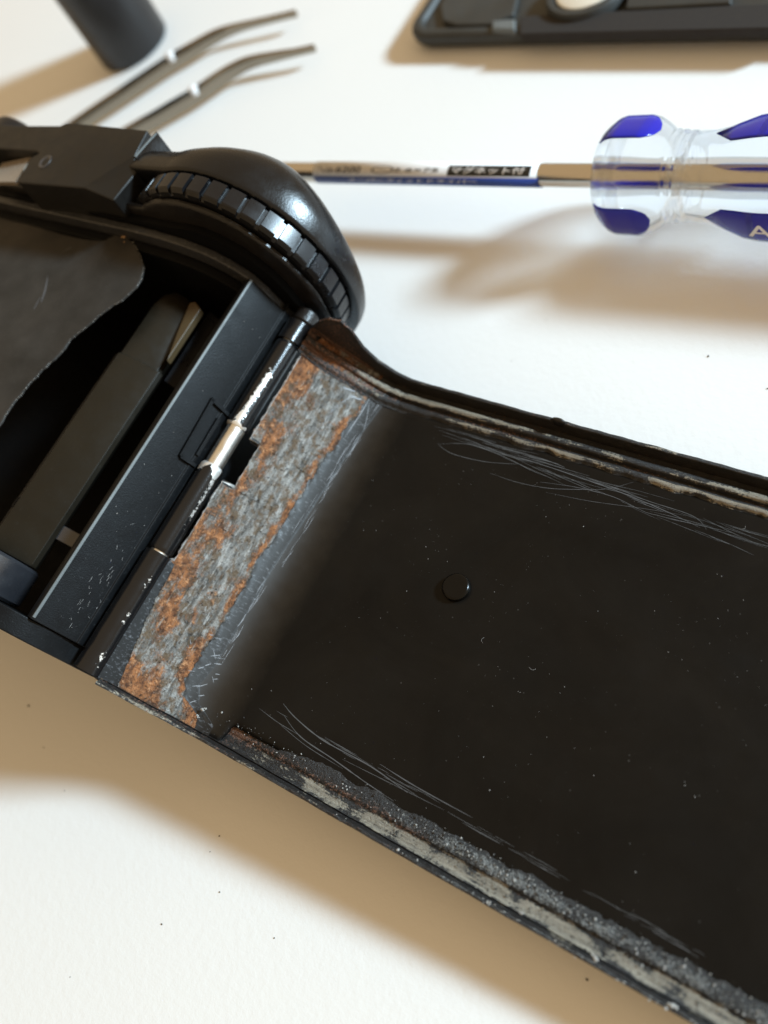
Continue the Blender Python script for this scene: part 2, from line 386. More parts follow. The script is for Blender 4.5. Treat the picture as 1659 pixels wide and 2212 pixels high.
# torn black paper over the film gate
torn = [(225, 458), (240, 470), (252, 480), (262, 496), (270, 505), (283, 521), (296, 537), (304, 553), (309, 570), (309, 584), (303, 603), (294, 618), (276, 634), (258, 648), (240, 658), (220, 674),
        (194, 695), (174, 712), (149, 730), (137, 750), (118, 772), (105, 782), (89, 798), (74, 815), (60, 827), (45, 848), (29, 867), (14, 888), (3, 907), (-40, 965), (-90, 1040)]
tp = []
for a, b in zip(torn, torn[1:]):
    for k in range(6):
        t = k / 6; x = a[0] + (b[0] - a[0]) * t; y = a[1] + (b[1] - a[1]) * t
        q = uv(x, y, 9.4); j = .12 * noise.noise(Vector((x * .05, y * .05, 3))) + .06 * noise.noise(Vector((x * .3, y * .3, 5)))
        tp.append((q[0] + j, q[1] - j * .6))
rows = []
for (u, v) in tp:
    rows.append([(u + (-88 - u) * (k / 30) ** 1.5, v) for k in range(31)])
def sheet_w(u, v):
    d = -u - 18
    return 9.15 + .55 * math.exp(-((u + 25) ** 2 / 30 + (v - 45) ** 2 / 14)) - .5 * math.exp(-((u + 32) ** 2 / 50 + (v - 44) ** 2 / 30)) + .18 * ns(u, v, .22, 2) - .9 * sm(50, 47, v) * 0
V = [(u, min(v, 47.5), sheet_w(u, v)) for r in rows for u, v in r]
nf = len(rows[0])
Fc = [(i * nf + j, (i + 1) * nf + j, (i + 1) * nf + j + 1, i * nf + j + 1) for i in range(len(rows) - 1) for j in range(nf - 1)]
sh = build('torn_sheet', V, Fc, MT['sheet'], camera, facing=(0, 0, 1))
so = sh.modifiers.new('thickness', 'SOLIDIFY'); so.thickness = .22 * S; so.offset = -1
# ragged pale fibres along the tear
pr = []
for i in range(0, len(tp) - 10):
    if random.random() < .45:
        u, v = tp[i]; wv = sheet_w(u, v); a = random.uniform(-1.2, 1.2); l = random.uniform(.06, .26) * (2.0 if 12 < i < 34 else 1)
        pr.append(tube([(u - .06, v, wv), (u + l * .5 * math.cos(a), v + l * .5 * math.sin(a), wv + .05), (u + l * math.cos(a), v + l * math.sin(a), wv + random.uniform(-.1, .15))], [.03, .022, .010], 5))
vs, fs = merge(pr); f_ = build('torn_fibre', vs, fs, MT['lint'], sh); f_['kind'] = 'stuff'
pr = []
for i in range(26):
    x, y = random.gauss(270, 5), random.gauss(502, 7); q = uv(x, y, 9.4)
    r = random.uniform(.06, .2); pr.append(rings([[(q[0] + r * k * math.cos(a) * random.uniform(.6, 1.2), q[1] + r * k * math.sin(a) * random.uniform(.6, 1.2), 9.35 + h * r) for a in (0, 1.2, 2.5, 3.7, 5)] for h, k in ((-.4, .7), (.4, 1), (1, .5))]))
vs, fs = merge(pr); f_ = build('rust_crumbs', vs, fs, MT['crumb'], sh); f_['kind'] = 'stuff'

# pale scuff on the paper
def scuff(px, wd):
    V = []; pts = catmull([uv(x, y, 9.2) for x, y in px], 6)
    for k, p in enumerate(pts):
        h = wd * math.sin(math.pi * (k + .3) / (len(pts) + .6)); V += [(p[0] - h, p[1], sheet_w(p[0], p[1]) + .03), (p[0] + h, p[1], sheet_w(p[0], p[1]) + .03)]
    return V, [(2 * k, 2 * k + 2, 2 * k + 3, 2 * k + 1) for k in range(len(pts) - 1)]
vs, fs = merge([scuff([(101, 592), (96, 622), (88, 652)], .16), scuff([(86, 640), (72, 668)], .08), scuff([(128, 540), (150, 528)], .06)]); f_ = build('scuffs', vs, fs, MT['scuff'], sh, smooth=False); f_['kind'] = 'stuff'
# groove, lower ridge of the top cover, thumb wheel
WC, WR = (-12.0, 1.6), 15.05
def arc(c, r, a0, a1, n, left=True, wl=None):
    p = [(c[0] + r * math.cos(math.radians(a0 + (a1 - a0) * i / n)), c[1] + r * math.sin(math.radians(a0 + (a1 - a0) * i / n))) for i in range(n + 1)]
    return p
def cover_poly(c, r, inset=0.0, left=None, a1=150):
    r -= inset
    p = arc(c, r, -75, a1, 56)
    l = left if left is not None else p[-1][0]
    return p + ([(l, p[-1][1] - 1.5)] if left is not None else []) + [(l, -17.2 + inset), (p[0][0], -17.2 + inset)]
vs, fs = prism(cover_poly((-12.6, 0.6), 11.4, 0, -92, 100), 48.65, 49.85, 'v'); build('cover_groove', vs, fs, MT['inner'], camera)
rid = [cover_poly((-12.6, .8), 14.55, k, -92, 122) for k in (.75, .35, .12, .12, .4)]
rs = [[(p[0] + .10 * ns(p[0], p[1], .8, k), v, p[1] + .10 * ns(p[0], p[1], .8, k + 3)) for p in rid[k]] for k, v in enumerate((49.6, 49.7, 49.9, 50.2, 50.3))]
vs, fs = rings(rs); build('cover_flange', vs, fs, MT['ridge'], camera)
NTEETH = 38
prof = []
for k in range(NTEETH):
    a0 = 360 / NTEETH * k
    for da, rr in ((0, WR), (3.5, WR + .03), (7.2, WR), (7.3, WR - .5), (9.3, WR - .5)):
        a = math.radians(a0 + da + 3.2); prof.append((WC[0] + rr * math.cos(a), WC[1] + rr * math.sin(a), rr < WR - .3))
def ring_w(v, ins, tooth=0.0):
    out = []
    for (x, z, gv) in prof:
        d = Vector((x - WC[0], z - WC[1])); d = d * (1 - (ins + (0 if gv else tooth)) / d.length); out.append((WC[0] + d.x, v, WC[1] + d.y))
    return out
vs, fs = rings([ring_w(50.40, 1.2), ring_w(50.45, .55), ring_w(50.7, .12), ring_w(50.85, 0), ring_w(52.95, 0), ring_w(53.08, .10), ring_w(53.1, 1.2)])
build('thumb_wheel', vs, fs, MT['wheel'], camera, angle=14)

# rounded top cover
TC, TR = (-12.7, .4), 16.25
rs = []
def cover_top(p):
    f = math.degrees(math.atan2(p[1] - TC[1], p[0] - TC[0])); return 58.1 + 3.9 * math.exp(-((f - 58) / 42) ** 2) if f > -100 else 58.1
for vr, ins in [(0, 1.9), (.05, .35), (.3, .06), (.6, 0), (2.4, 0), (3.4, .12), (4.4, .5), (5.2, 1.1), (5.9, 1.95), (6.5, 3.0), (7.0, 4.4), (7.25, 6.2), (7.4, 8.5)]:
    full = cover_poly(TC, TR, 0, -34, 106)
    rs.append([(p[0], 53.42 + vr / 7.4 * (cover_top(o_) - 53.42), p[1]) for p, o_ in zip(cover_poly(TC, TR, ins, -34, 106), full)])
vs, fs = rings(rs); build('top_cover', vs, fs, MT['cover'], camera, angle=50)

# viewfinder block with sloped facet, eyepiece recess, screw and brass tab
W0 = 15.8
q = lambda x, y, w=W0: uv(x, y, w)
face = [q(-60, 268), q(42, 271), q(130, 271), q(138, 267), q(146, 264), q(319, 281), q(289, 338), q(233, 335), q(181, 406), q(37, 394), q(66, 340), q(84, 331), q(78, 326), q(0, 321), q(-60, 318)]
fac = [face[7], face[6], q(297, 369, W0 - 1.0), q(245, 433, W0 - 1.2), face[8]]
V = [Vector(p) for p in face]; n0 = len(V)
V += [Vector(fac[2]), Vector(fac[3])]
Fc = [tuple(range(n0)), (7, 6, n0, n0 + 1, 8)]
loop = [0, 1, 2, 3, 4, 5, 6, n0, n0 + 1, 8, 9, 10, 11, 12, 13, 14]
base = len(V)
for i in loop: V.append(Vector((V[i].x + (.5 if i in (5, 6) else 0), V[i].y - (.0 if i < 6 else 0), 11.0 if i in (9, 10, 11, 12, 13, 14) else 7.5)))
for k in range(len(loop)):
    k2 = (k + 1) % len(loop); Fc.append((loop[k], loop[k2], base + k2, base + k))
vf = build('viewfinder_block', [tuple(p) for p in V], Fc, MT['block'], camera, angle=20, bevel=.22)
fl = [q(-60, 300, 11.3), q(110, 320, 11.3), q(60, 400, 11.3), q(-60, 400, 11.3)]
vs, fs = prism([(p[0], p[1]) for p in fl], 10.5, 11.3, 'w'); build('eyepiece_recess', vs, fs, MT['inner'], vf)
pp = [q(6, 352, 13.8), q(68, 338, 14.6), q(33, 393, 14.6), q(-30, 393, 13.8)]
vs = [tuple(p) for p in pp] + [(p[0], p[1], p[2] - .6) for p in pp]
build('eyepiece_pane', vs, [(0, 1, 2, 3), (7, 6, 5, 4), (0, 4, 5, 1), (1, 5, 6, 2), (2, 6, 7, 3), (3, 7, 4, 0)], MT['pane'], vf, smooth=False)
cs = q(98, 350, W0)
def disc(c, r0, r1, h0, h1, n=24, ax=0):
    return rings([[(c[0] + r0 * math.cos(2 * math.pi * i / n), c[1] + r0 * math.sin(2 * math.pi * i / n), c[2] + h0) for i in range(n)],
                  [(c[0] + r1 * math.cos(2 * math.pi * i / n), c[1] + r1 * math.sin(2 * math.pi * i / n), c[2] + h1) for i in range(n)]])
vs, fs = rings([[(cs[0] + r * math.cos(a) * .75, cs[1] + r * math.sin(a), cs[2] + h) for a in [2 * math.pi * i / 24 for i in range(24)]] for r, h in ((1.15, -.02), (1.1, .10), (.95, .12), (.8, .02), (.5, -.02))])
build('block_screw', vs, fs, MT['drum'], vf)
bt = [q(167, 421, 12.6), q(193, 421, 12.6), q(197, 440, 12.6), q(170, 437, 12.6)]
vs, fs = prism([(p[0], p[1]) for p in bt], 10, 12.6, 'w'); build('brass_tab', vs, fs, MT['brass'], camera, bevel=.2)
kq = q(-6, 268, 13.5)
vs, fs = rings([[(kq[0] + r * math.cos(a), kq[1] + v, 9.0 + r * math.sin(a)) for a in [2 * math.pi * i / 36 for i in range(36)]] for v, r in ((-3, 4.5), (1.2, 4.5), (1.9, 4.2), (2.4, 3.4), (2.6, 2.2))])
build('shutter_knob', vs, fs, MT['wheel'], camera)
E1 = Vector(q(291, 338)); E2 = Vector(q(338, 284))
def shoulder(i, j):
    t = i / 16; b = j / 12; p = E1.lerp(E2, t) + Vector((0, 0, -.02))
    rnd = sm(.62, 1.0, t)
    return (p.x + 3.0 * b - .2 * rnd * b, p.y - (1.4 * rnd * b + .9 * b * (1 - t)) , p.z - 2.9 * b ** 1.1)
vs, fs = tube([tuple(E1 + Vector((0, 0, -.1))), tuple(E1.lerp(E2, .5) + Vector((0, 0, -.1))), tuple(E2 + Vector((0, -.2, -.15)))], .16, 8); build('block_edge_highlight', vs, fs, MT['edge'], vf)  # pale strip painted in for the highlight along this edge
vs, fs = grid(17, 13, shoulder); build('block_shoulder', vs, fs, MT['cover'], vf)
# slot between block and wheel
vs, fs = prism([(-60, 5), (-23, 5), (-23, 10.5), (-60, 10.5)], 48.7, 50.2, 'v'); build('block_skirt', vs, fs, MT['inner'], camera)

# ------------------------------------------------------------------ hinge (body side)
HX = (-.35, 0.0)
def barrel(name, v0, v1, r, par, chip=None, ring=False, n=40, mat='barrel'):
    nv = max(6, int((v1 - v0) / .25))
    rs, at = [], []
    for j in range(nv + 1):
        v = v0 + (v1 - v0) * j / nv; e = min(v - v0, v1 - v); q_ = r - (.14 * (1 - min(1, e / .14)) ** 2)
        for i in range(n):
            a = 2 * math.pi * i / n
            rs.append((HX[0] + q_ * math.cos(a), v, HX[1] + q_ * math.sin(a))); at.append(chip(a, v) if chip else 0.0)
    fs = [(j * n + i, j * n + (i + 1) % n, (j + 1) * n + (i + 1) % n, (j + 1) * n + i) for j in range(nv) for i in range(n)]
    fs += [tuple(range(n - 1, -1, -1)), tuple(range(nv * n, nv * n + n))]
    return build(name, rs, fs, MT[mat], par, attrs={'chip': at})
def chipB(a, v):
    d = math.degrees(a); band = math.exp(-((d - 62 + (v - 33) * 2) / 19) ** 2)
    return (.82 * band * sm(40.6, 38.6, v) + .9 * sm(43.6, 43.75, v) * math.exp(-((d - 70) / 30) ** 2) + .75 * sm(32.0, 31.5, v) * sm(-20, 10, d) * sm(190, 170, d))
def chipC(a, v):
    d = math.degrees(a)
    return .9 * sm(24.6, 25.6, v + .5 * math.sin(d * .07)) * sm(-30, 10, d) * sm(190, 160, d) + .62 * math.exp(-((d - 12) / 14) ** 2) * sm(16, 20, v)
barrel('hinge_barrel', 31.4, 43.9, 1.42, camera, chipB)
barrel('hinge_barrel', 14.35, 26.0, 1.42, camera, chipC)
vs, fs = cyl_v(HX, 1.12, 12.5, 46, 36); build('hinge_pin', vs, fs, MT['pin'], camera)
vs, fs = cyl_v((-.15, -.1), 1.5, 46.9, 48.9, 30, .3); build('hinge_end', vs, fs, MT['ridge'], camera)

# ------------------------------------------------------------------ the open back door
PW = -8.2                                             # panel level
def panel_w(u, v):
    return PW + .10 * math.exp(-(u - 9) ** 2 / 6) * 0 - .05 * math.exp(-((u - 34) ** 2 + (v - 24) ** 2) / 300)
# rusted flange that curves up to the hinge
FP = catmull([(1.15, -.15), (2.1, -1.2), (3.6, -2.5), (5.6, -4.1), (7.4, -5.65), (9.0, -6.85), (10.8, -7.72), (12.6, -8.12), (14.5, -8.2)], 12)
fl_len = [0.0]
for a, b in zip(FP, FP[1:]): fl_len.append(fl_len[-1] + math.hypot(b[0] - a[0], b[1] - a[1]))
FL = fl_len[-1]
def fl_pt(s):
    s = max(0, min(FL, s))
    for k in range(1, len(FP)):
        if s <= fl_len[k]:
            t = (s - fl_len[k - 1]) / (fl_len[k] - fl_len[k - 1]); a, b = FP[k - 1], FP[k]
            return a[0] + (b[0] - a[0]) * t, a[1] + (b[1] - a[1]) * t
    return FP[-1]
def on_flange(x, y):
    best = None
    for k in range(400):
        q_ = FL * k / 399; u, wv = fl_pt(q_); e = abs(uv(x, y, wv)[0] - u)
        if best is None or e < best[0]: best = (e, uv(x, y, wv)[1], q_)
    return best[1], best[2]
RB = sorted(on_flange(*p) for p in [(432, 1550), (400, 1505), (400, 1462), (434, 1420), (470, 1362), (520, 1280), (560, 1210), (620, 1120), (700, 1000), (750, 925), (798, 862), (812, 835)])
LB = sorted(on_flange(*p) for p in [(378, 1216), (345, 1275), (315, 1335), (290, 1395), (268, 1445), (252, 1482)])
def pan_f(i, j):
    if i < 50:
        v0 = -.9 + 2.5 * sm(.55, 1, i / 50); v = v0 + (44.2 - v0) * (j / 40); s0 = lerp_curve(RB, v) + 1.1
        u, wv = fl_pt(s0 + (FL - s0) * i / 50); return (u, v, wv - .012)
    v = 1.6 + 42.6 * (j / 40)
    u = FP[-1][0] + (96 - FP[-1][0]) * ((i - 50) / 110)
    return (u, v, panel_w(u, v) - .012 * (1 if i == 50 else 0))
vs, fs = grid(161, 41, pan_f)
door = build('back_door', vs, fs, MT['panel'], camera, facing=(0, 0, 1))
so = door.modifiers.new('thickness', 'SOLIDIFY'); so.thickness = .5 * S; so.offset = -1
door['label'] = 'open black back door with worn rusty rims'

def s_start(v):
    if v < 14.15: return 0.0
    if v < 24.9: return .55
    if v < 31.0: return 2.1
    if v < 43.9: return .75
    return 0.0
vrows = [-.95 + .22 * k for k in range(218)]
for stp in (14.15, 24.9, 31.0, 43.9): vrows += [stp - .01, stp + .01]
vrows = sorted(v for v in vrows if v <= 46.9)
nS = 84
V, at_p, at_r, at_e = [], [], [], []
for v in vrows:
    s0 = s_start(v)
    for k in range(nS):
        bdm = lerp_curve(RB, v) + 2.2
        s = s0 + (bdm - s0) * k / (nS - 1); u, wv = fl_pt(s)
        bd = lerp_curve(RB, v) - .3 + .35 * ns(v, 0, .35, 4) + .25 * ns(v, 0, 1.3, 9)         # where the rust stops, arc length
        bd2 = lerp_curve(LB, v) if v < 14 else (.15 if not 24.6 < v < 31.3 else 1.9)     # black paint beside the barrel
        if v > 43: bd2 = .6 + (v - 43) * .3
        p = max(sm(bd - .5, bd + 1.1, s), sm(bd2 + .5, bd2 - .4, s))
        p = max(p, sm(.2, -.9, v) * .3)
        hingeside = math.exp(-((s - (bd2 + 1.6)) / 1.7) ** 2); farside = math.exp(-((s - bd + .2) / .55) ** 2)
        r = .35 + .24 * hingeside + .18 * sm(5, 1, v) + .40 * farside + .30 * ns(v, s * 1.6, .28, 21) + .20 * ns(v * .6, s, .9, 31) - .14 * math.exp(-((s - bd + 2.6) / 1.6) ** 2) + .20 * sm(36, 45, v) * sm(4.8, 2.8, s) - .12 * sm(14, 30, v) * sm(2.5, 4, s)
        if v > 44.2: r += .2
        rough = (1 - p) * (.14 * noise.noise(Vector((u * 2.0, v * 1.1, wv * 2.0))) + .10 * noise.noise(Vector((u * 4.5, v * 4.5, wv * 4.5))))
        V.append((u + rough * .5, v, wv + rough + .015 - .12 * sm(bdm - .5, bdm, s))); at_e.append((.9 if ns(v, 0, 1.6, 3) > -.25 else .2) if (k == 0 and 14.15 < v < 43.9) else 0.0); at_p.append(p * 1.2 if s < bdm - .2 else 2.0); at_r.append(max(0, min(1, r)))
nr = len(vrows)
fs = [(i * nS + j, (i + 1) * nS + j, (i + 1) * nS + j + 1, i * nS + j + 1) for i in range(nr - 1) for j in range(nS - 1)]
fln = build('hinge_flange', V, fs, MT['rust'], door, attrs={'paint': at_p, 'rust': at_r, 'edge': at_e}, angle=60, facing=(0, 0, 1))
fln['label'] = 'rusted hinge flange with orange streaks over bare grey metal'
so = fln.modifiers.new('thickness', 'SOLIDIFY'); so.thickness = .45 * S; so.offset = -1

# door knuckles curled round the pin
def knuckle(v0, v1):
    rs = []; n = 40; nv = int((v1 - v0) / .3)
    V, A = [], []
    for j in range(nv + 1):
        v = v0 + (v1 - v0) * j / nv
        for i in range(n):
            a = 2 * math.pi * i / n; r = 1.58 + .03 * ns(v, i * .3, .9, 5)
            V.append((HX[0] + r * math.cos(a), v, HX[1] + r * math.sin(a))); d = math.degrees(a)
            A.append(.52 * math.exp(-((d - 28) / 13) ** 2) * (1 if v < 14 else .2) * (.5 + .5 * math.sin(v * 1.3)))
    fs = [(j * n + i, j * n + (i + 1) % n, (j + 1) * n + (i + 1) % n, (j + 1) * n + i) for j in range(nv) for i in range(n)] + [tuple(range(n - 1, -1, -1)), tuple(range(nv * n, nv * n + n))]
    build('door_knuckle', V, fs, MT['barrel'], door, attrs={'chip': A})
knuckle(-.75, 14.1); knuckle(44.0, 46.8)

# rims: profile (v, height share, wear, foam, rust) swept along the door edge
ST_UP = [((1.2, -.2), (3.3, 1.7)), ((2.1, -1.3), (5.2, 2.8)), ((3.6, -2.7), (7.0, 2.9)), ((5.6, -4.3), (7.9, 1.4)), ((7.4, -5.8), (8.3, -1.6)), ((9.0, -7.0), (9.6, -4.2)), ((10.8, -7.9), (11.4, -5.7)), ((12.6, -8.35), (13.4, -6.6)), ((15, -8.5), (16, -6.75)), ((20, -8.5), (20, -6.75)), ((96, -8.5), (96, -6.75))]
ST_LO = [((1.2, -.6), (1.8, .3)), ((2.1, -1.6), (3.0, -.5)), ((3.6, -3.0), (4.5, -1.8)), ((5.6, -4.6), (6.3, -3.2)), ((7.4, -6.1), (8.0, -4.7)), ((9.0, -7.3), (9.5, -5.8)), ((10.8, -8.1), (11.2, -6.6)), ((12.6, -8.45), (12.8, -6.9)), ((20, -8.5), (20, -6.95)), ((96, -8.5), (96, -6.95))]
def stations(st, step=.22):
    out = []
    for (a, b), (c, d) in zip(st, st[1:]):
        L = max(math.hypot(c[0] - a[0], c[1] - a[1]), math.hypot(d[0] - b[0], d[1] - b[1])); k = max(1, int(L / step))
        for i in range(k):
            t = i / k; out.append(((a[0] + (c[0] - a[0]) * t, a[1] + (c[1] - a[1]) * t), (b[0] + (d[0] - b[0]) * t, b[1] + (d[1] - b[1]) * t)))
    out.append(st[-1]); return out
def subdiv(prof, m=.14):
    out = []
    for a, b in zip(prof, prof[1:]):
        L = math.hypot(b[0] - a[0], (b[1] - a[1]) * 1.8); k = max(1, int(L / m))
        for i in range(k): out.append(tuple(a[c] + (b[c] - a[c]) * i / k for c in range(5)))
    out.append(prof[-1]); return out
def rim(name, st, prof, jag, foamb):
    P = subdiv(prof); n = len(P); V, W, Fm, Rm = [], [], [], []
    sts = stations(st)
    for (b, t) in sts:
        for k, (v, h, we, fo, ru) in enumerate(P):
            scale = min(1.0, 1.75 / max(.3, math.hypot(t[0] - b[0], t[1] - b[1]))) if h < .75 else 1.0
            hh = h * scale if h < .6 else h
            u = b[0] + (t[0] - b[0]) * hh; wv = b[1] + (t[1] - b[1]) * hh
            g = ns(u, v, .25, 1) * .35 + ns(u, v, .9, 2) * .25
            f2 = fo * (1 + .5 * ns(u, 0, .10, 6) + .7 * ns(u, v * 1.5, .45, 16)) * (.25 + .75 * sm(26, 44, u)) if fo else 0
            we = we * (.52 + .18 * ns(u, v * .7, .16, 11) + .22 * sm(16, 34, u)) if name == 'lower_rim' else we * (.74 + .85 * ns(u * .5, v * 2, .30, 12))
            ru = ru * (1.5 if 14 < u < 40 else .8) if name == 'lower_rim' else ru
            lump = foamb * min(1, f2) * (.55 + noise.noise(Vector((u * 1.7, v * 1.7, 1))) * .6 + noise.noise(Vector((u * 5, v * 5, 2))) * .35)
            ed = jag * (1 if h > .9 else 0) * (ns(u, v, .5, 3) + .6 * ns(u, v, 2.0, 8))
            if name == 'lower_rim' and v > -.55: wv -= .6 * sm(25, 10, u)
            vsh = (.38 * ns(u, 0, .35, 50) + .2 * ns(u, 0, 1.3, 51)) * (sm(1.0, 2.2, v) if name == 'lower_rim' else sm(44.7, 43.5, v) * .7)
            V.append((u, v + vsh + ed * .5 + .06 * ns(u, v, .4, 7), wv + ed + lump))
            near = sm(11, 5, u)
            W.append(max(0, min(1, we + g * (1 if we > .05 else 0) - .2 * near if name == 'upper_rim' else we + .03 + g * (1 if we > .05 else 0) + (.30 * sm(30, 8, u) if h > .5 else .05)))); Fm.append(max(0, min(1, f2 * (1 - near * .6)))); Rm.append(max(0, min(1, ru + (.34 if h < .5 else .16) * sm(15 if name == 'upper_rim' else 24, 6, u) + .15 * ns(u, v, .2, 5) * (ru > .02))))
    fs = [(i * n + j, (i + 1) * n + j, (i + 1) * n + j + 1, i * n + j + 1) for i in range(len(sts) - 1) for j in range(n - 1)]
    return build(name, V, fs, MT['rim'], door, attrs={'wear': W, 'foam': Fm, 'rust': Rm}, angle=60)
UP = [(43.3, .14, .0, .0, .0), (43.55, .16, .25, .0, .02), (43.9, .36, .72, .1, .08), (44.25, .40, .78, .0, .05), (44.42, .10, .12, .0, .25), (44.95, .06, .10, .0, .35), (45.15, .34, .5, .0, .1), (45.5, .42, .80, .0, .05), (45.85, .36, .55, .0, .1),
      (46.0, .05, .03, .0, .25), (46.75, .02, .0, .0, .22), (46.88, .5, .0, .0, .16), (46.95, .95, .04, .0, .12), (47.05, 1.0, .25, .0, .22), (47.3, 1.0, .22, .0, .22), (47.4, .95, .05, .0, .1), (47.45, .0, .0, .0, .05), (47.4, -.5, .0, .0, .0)]
LO = [(3.3, .14, .0, .0, .0), (2.7, .17, .06, .06, .0), (2.2, .20, .10, .36, .1), (1.6, .25, .14, .58, .16), (1.05, .24, .25, .42, .28), (.75, .10, .45, .1, .25), (.45, .12, .72, .0, .1), (-.25, .16, .80, .0, .05), (-.5, .36, .55, .0, .05), (-.62, .40, .35, .0, .0), (-.75, .30, .2, .0, .0),
      (-.95, .55, .10, .15, .1), (-1.08, .96, .20, .30, .15), (-1.2, 1.0, .28, .32, .2), (-1.38, .97, .15, .2, .15), (-1.44, .6, .0, .0, .1), (-1.45, .0, .0, .0, .0), (-1.4, -.5, .0, .0, .0)]
rim('upper_rim', ST_UP, UP, .06, .1)
rim('lower_rim', ST_LO, LO, .12, .32)
# latch bump on the upper rim
c = uv(1210, 903, -6.8)
vs, fs = rings([[(c[0] + r * 1.25 * math.cos(a), 47.15 + r * .45 * math.sin(a) , -6.9 + h) for a in [2 * math.pi * i / 20 for i in range(20)]] for h, r in ((-.5, .72), (.25, .70), (.5, .55), (.62, .3))])
build('rim_bump', vs, fs, MT['ridge'], door)
# round rivet
c = uv(985, 1268, PW + .3)
vs, fs = rings([[(c[0] + r * math.cos(a), c[1] + r * math.sin(a), PW + h) for a in [2 * math.pi * i / 40 for i in range(40)]] for h, r in ((-.2, 1.58), (.42, 1.56), (.47, 1.54), (.64, 1.36), (.66, 1.28), (.64, .8), (.63, .1))])
build('rivet', vs, fs, MT['rivet'], door, angle=40)

# scratches rubbed through the lacquer
def ribbon(px, wd, lift=.022, plane=PW):
    pts = catmull([uv(x, y, plane)[:2] + (0,) for x, y in px], 8); V, Fc = [], []; m = len(pts)
    for k, p in enumerate(pts):
        a = Vector(pts[max(0, k - 1)]); b = Vector(pts[min(m - 1, k + 1)]); t = (b - a).normalized(); s = Vector((-t.y, t.x, 0)) * wd * (.25 + .75 * math.sin(math.pi * min(1, max(0, k / (m - 1))))) * (.6 + .6 * random.random())
        wv = panel_w(p[0], p[1]) + lift
        V += [(p[0] - s.x, p[1] - s.y, wv), (p[0] + s.x, p[1] + s.y, wv)]
    Fc = [(2 * k, 2 * k + 2, 2 * k + 3, 2 * k + 1) for k in range(m - 1)]
    return V, Fc
def ribbon_f(px, wd, lift=.03):
    pts = []
    for x, y in px:
        v, q_ = on_flange(x, y); u, wv = fl_pt(q_); pts.append((u, v, wv))
    pts = catmull(pts, 5); V = []; m = len(pts)
    for k, p in enumerate(pts):
        a = Vector(pts[max(0, k - 1)]); b = Vector(pts[min(m - 1, k + 1)]); t = (b - a).normalized(); n = Vector((.5, 0, .85)); s_ = t.cross(n).normalized() * wd * (.3 + .7 * math.sin(math.pi * (k + .3) / (m - .4))) * random.uniform(.6, 1.2)
        V += [tuple(Vector(p) - s_ + n * lift), tuple(Vector(p) + s_ + n * lift)]
    return V, [(2 * k, 2 * k + 2, 2 * k + 3, 2 * k + 1) for k in range(m - 1)]
C7 = lambda pts: [((900 + x / 1.0717) * .6777, (1000 + y / 1.0717) * .6777) for x, y in pts]
SCR = [([(530, 445), (580, 478), (690, 505), (820, 515)], .035), ([(530, 445), (640, 447), (760, 490), (850, 535), (915, 560)], .035), ([(710, 545), (800, 575), (900, 595), (1000, 600), (1110, 598), (1200, 575)], .03),
       ([(620, 425), (750, 475), (900, 520), (1060, 575), (1160, 612), (1300, 670), (1425, 730)], .05), ([(800, 470), (900, 500), (965, 525)], .05), ([(1000, 545), (1150, 600), (1250, 640), (1400, 690), (1450, 738)], .03),
       ([(880, 575), (1000, 592), (1120, 622), (1205, 660)], .035), ([(900, 610), (1050, 640), (1230, 665), (1380, 690)], .02)]
pr = [ribbon(C7(p), wd) for p, wd in SCR]
for p, wd in [([(612, 1520), (640, 1552), (700, 1600), (800, 1655), (880, 1712)], .07), ([(614, 1546), (650, 1592), (720, 1640), (790, 1690), (850, 1730)], .06), ([(600, 1560), (660, 1610), (740, 1660)], .035), ([(820, 1650), (900, 1700), (1020, 1766)], .05), ([(740, 1640), (840, 1690), (960, 1750)], .03), ([(560, 1530), (600, 1560), (650, 1590)], .03)]:
    pr.append(ribbon(p, wd))
for k in range(70):                                            # fine hatching below the upper rim
    x = random.uniform(930, 1640); y = 905 + (x - 930) * .335 + random.uniform(10, 42) * (.6 + (x - 930) / 900); l = random.uniform(30, 150); sl = .33 + random.uniform(-.12, .14)
    pr.append(ribbon([(x, y), (x + l * .5, y + l * .5 * sl + random.uniform(-2, 2)), (x + l, y + l * sl)], random.uniform(.012, .03), .02 + random.random() * .01))
prb = []
for k in range(40):                                            # hatching along the bend
    t = random.random(); x = 455 + (800 - 455) * t + random.uniform(6, 26); y = 1435 + (868 - 1435) * t + random.uniform(-6, 6); l = random.uniform(15, 60)
    prb.append(ribbon_f([(x, y), (x + l * .27 + random.uniform(-3, 3), y - l * .42), (x + l * .54, y - l * .84)], random.uniform(.008, .028)))
for px_, wd in [([(800, 858), (778, 895), (745, 945)], .05), ([(798, 870), (792, 905), (786, 930)], .03), ([(735, 835), (765, 845), (800, 850)], .10), ([(745, 850), (775, 862), (790, 858)], .08), ([(700, 905), (735, 872), (770, 852)], .05), ([(655, 965), (690, 925), (720, 890)], .04)]:
    prb.append(ribbon_f(px_, wd))
for k in range(18):                                            # short pale nicks in the lower corner
    x = random.uniform(402, 472); y = random.uniform(1370, 1520); l = random.uniform(7, 24); a = random.choice((-.1, -.3, .15, 1.35))
    prb.append(ribbon_f([(x, y), (x + l * .5 * math.cos(a), y + l * .5 * math.sin(a)), (x + l * math.cos(a), y + l * math.sin(a))], random.uniform(.02, .06)))
vs, fs = merge(prb); s_ = build('bare_nicks', vs, fs, MT['nick'], door, smooth=False); s_['kind'] = 'stuff'
for k in range(40):                                            # along the lower rim
    x = random.uniform(520, 1500); y = 1490 + (x - 500) * .575 - random.uniform(0, 14); l = random.uniform(20, 90)
    pr.append(ribbon([(x, y), (x + l * .5, y + l * .27 + random.uniform(-2, 2)), (x + l, y + l * .56)], random.uniform(.012, .03), .02))
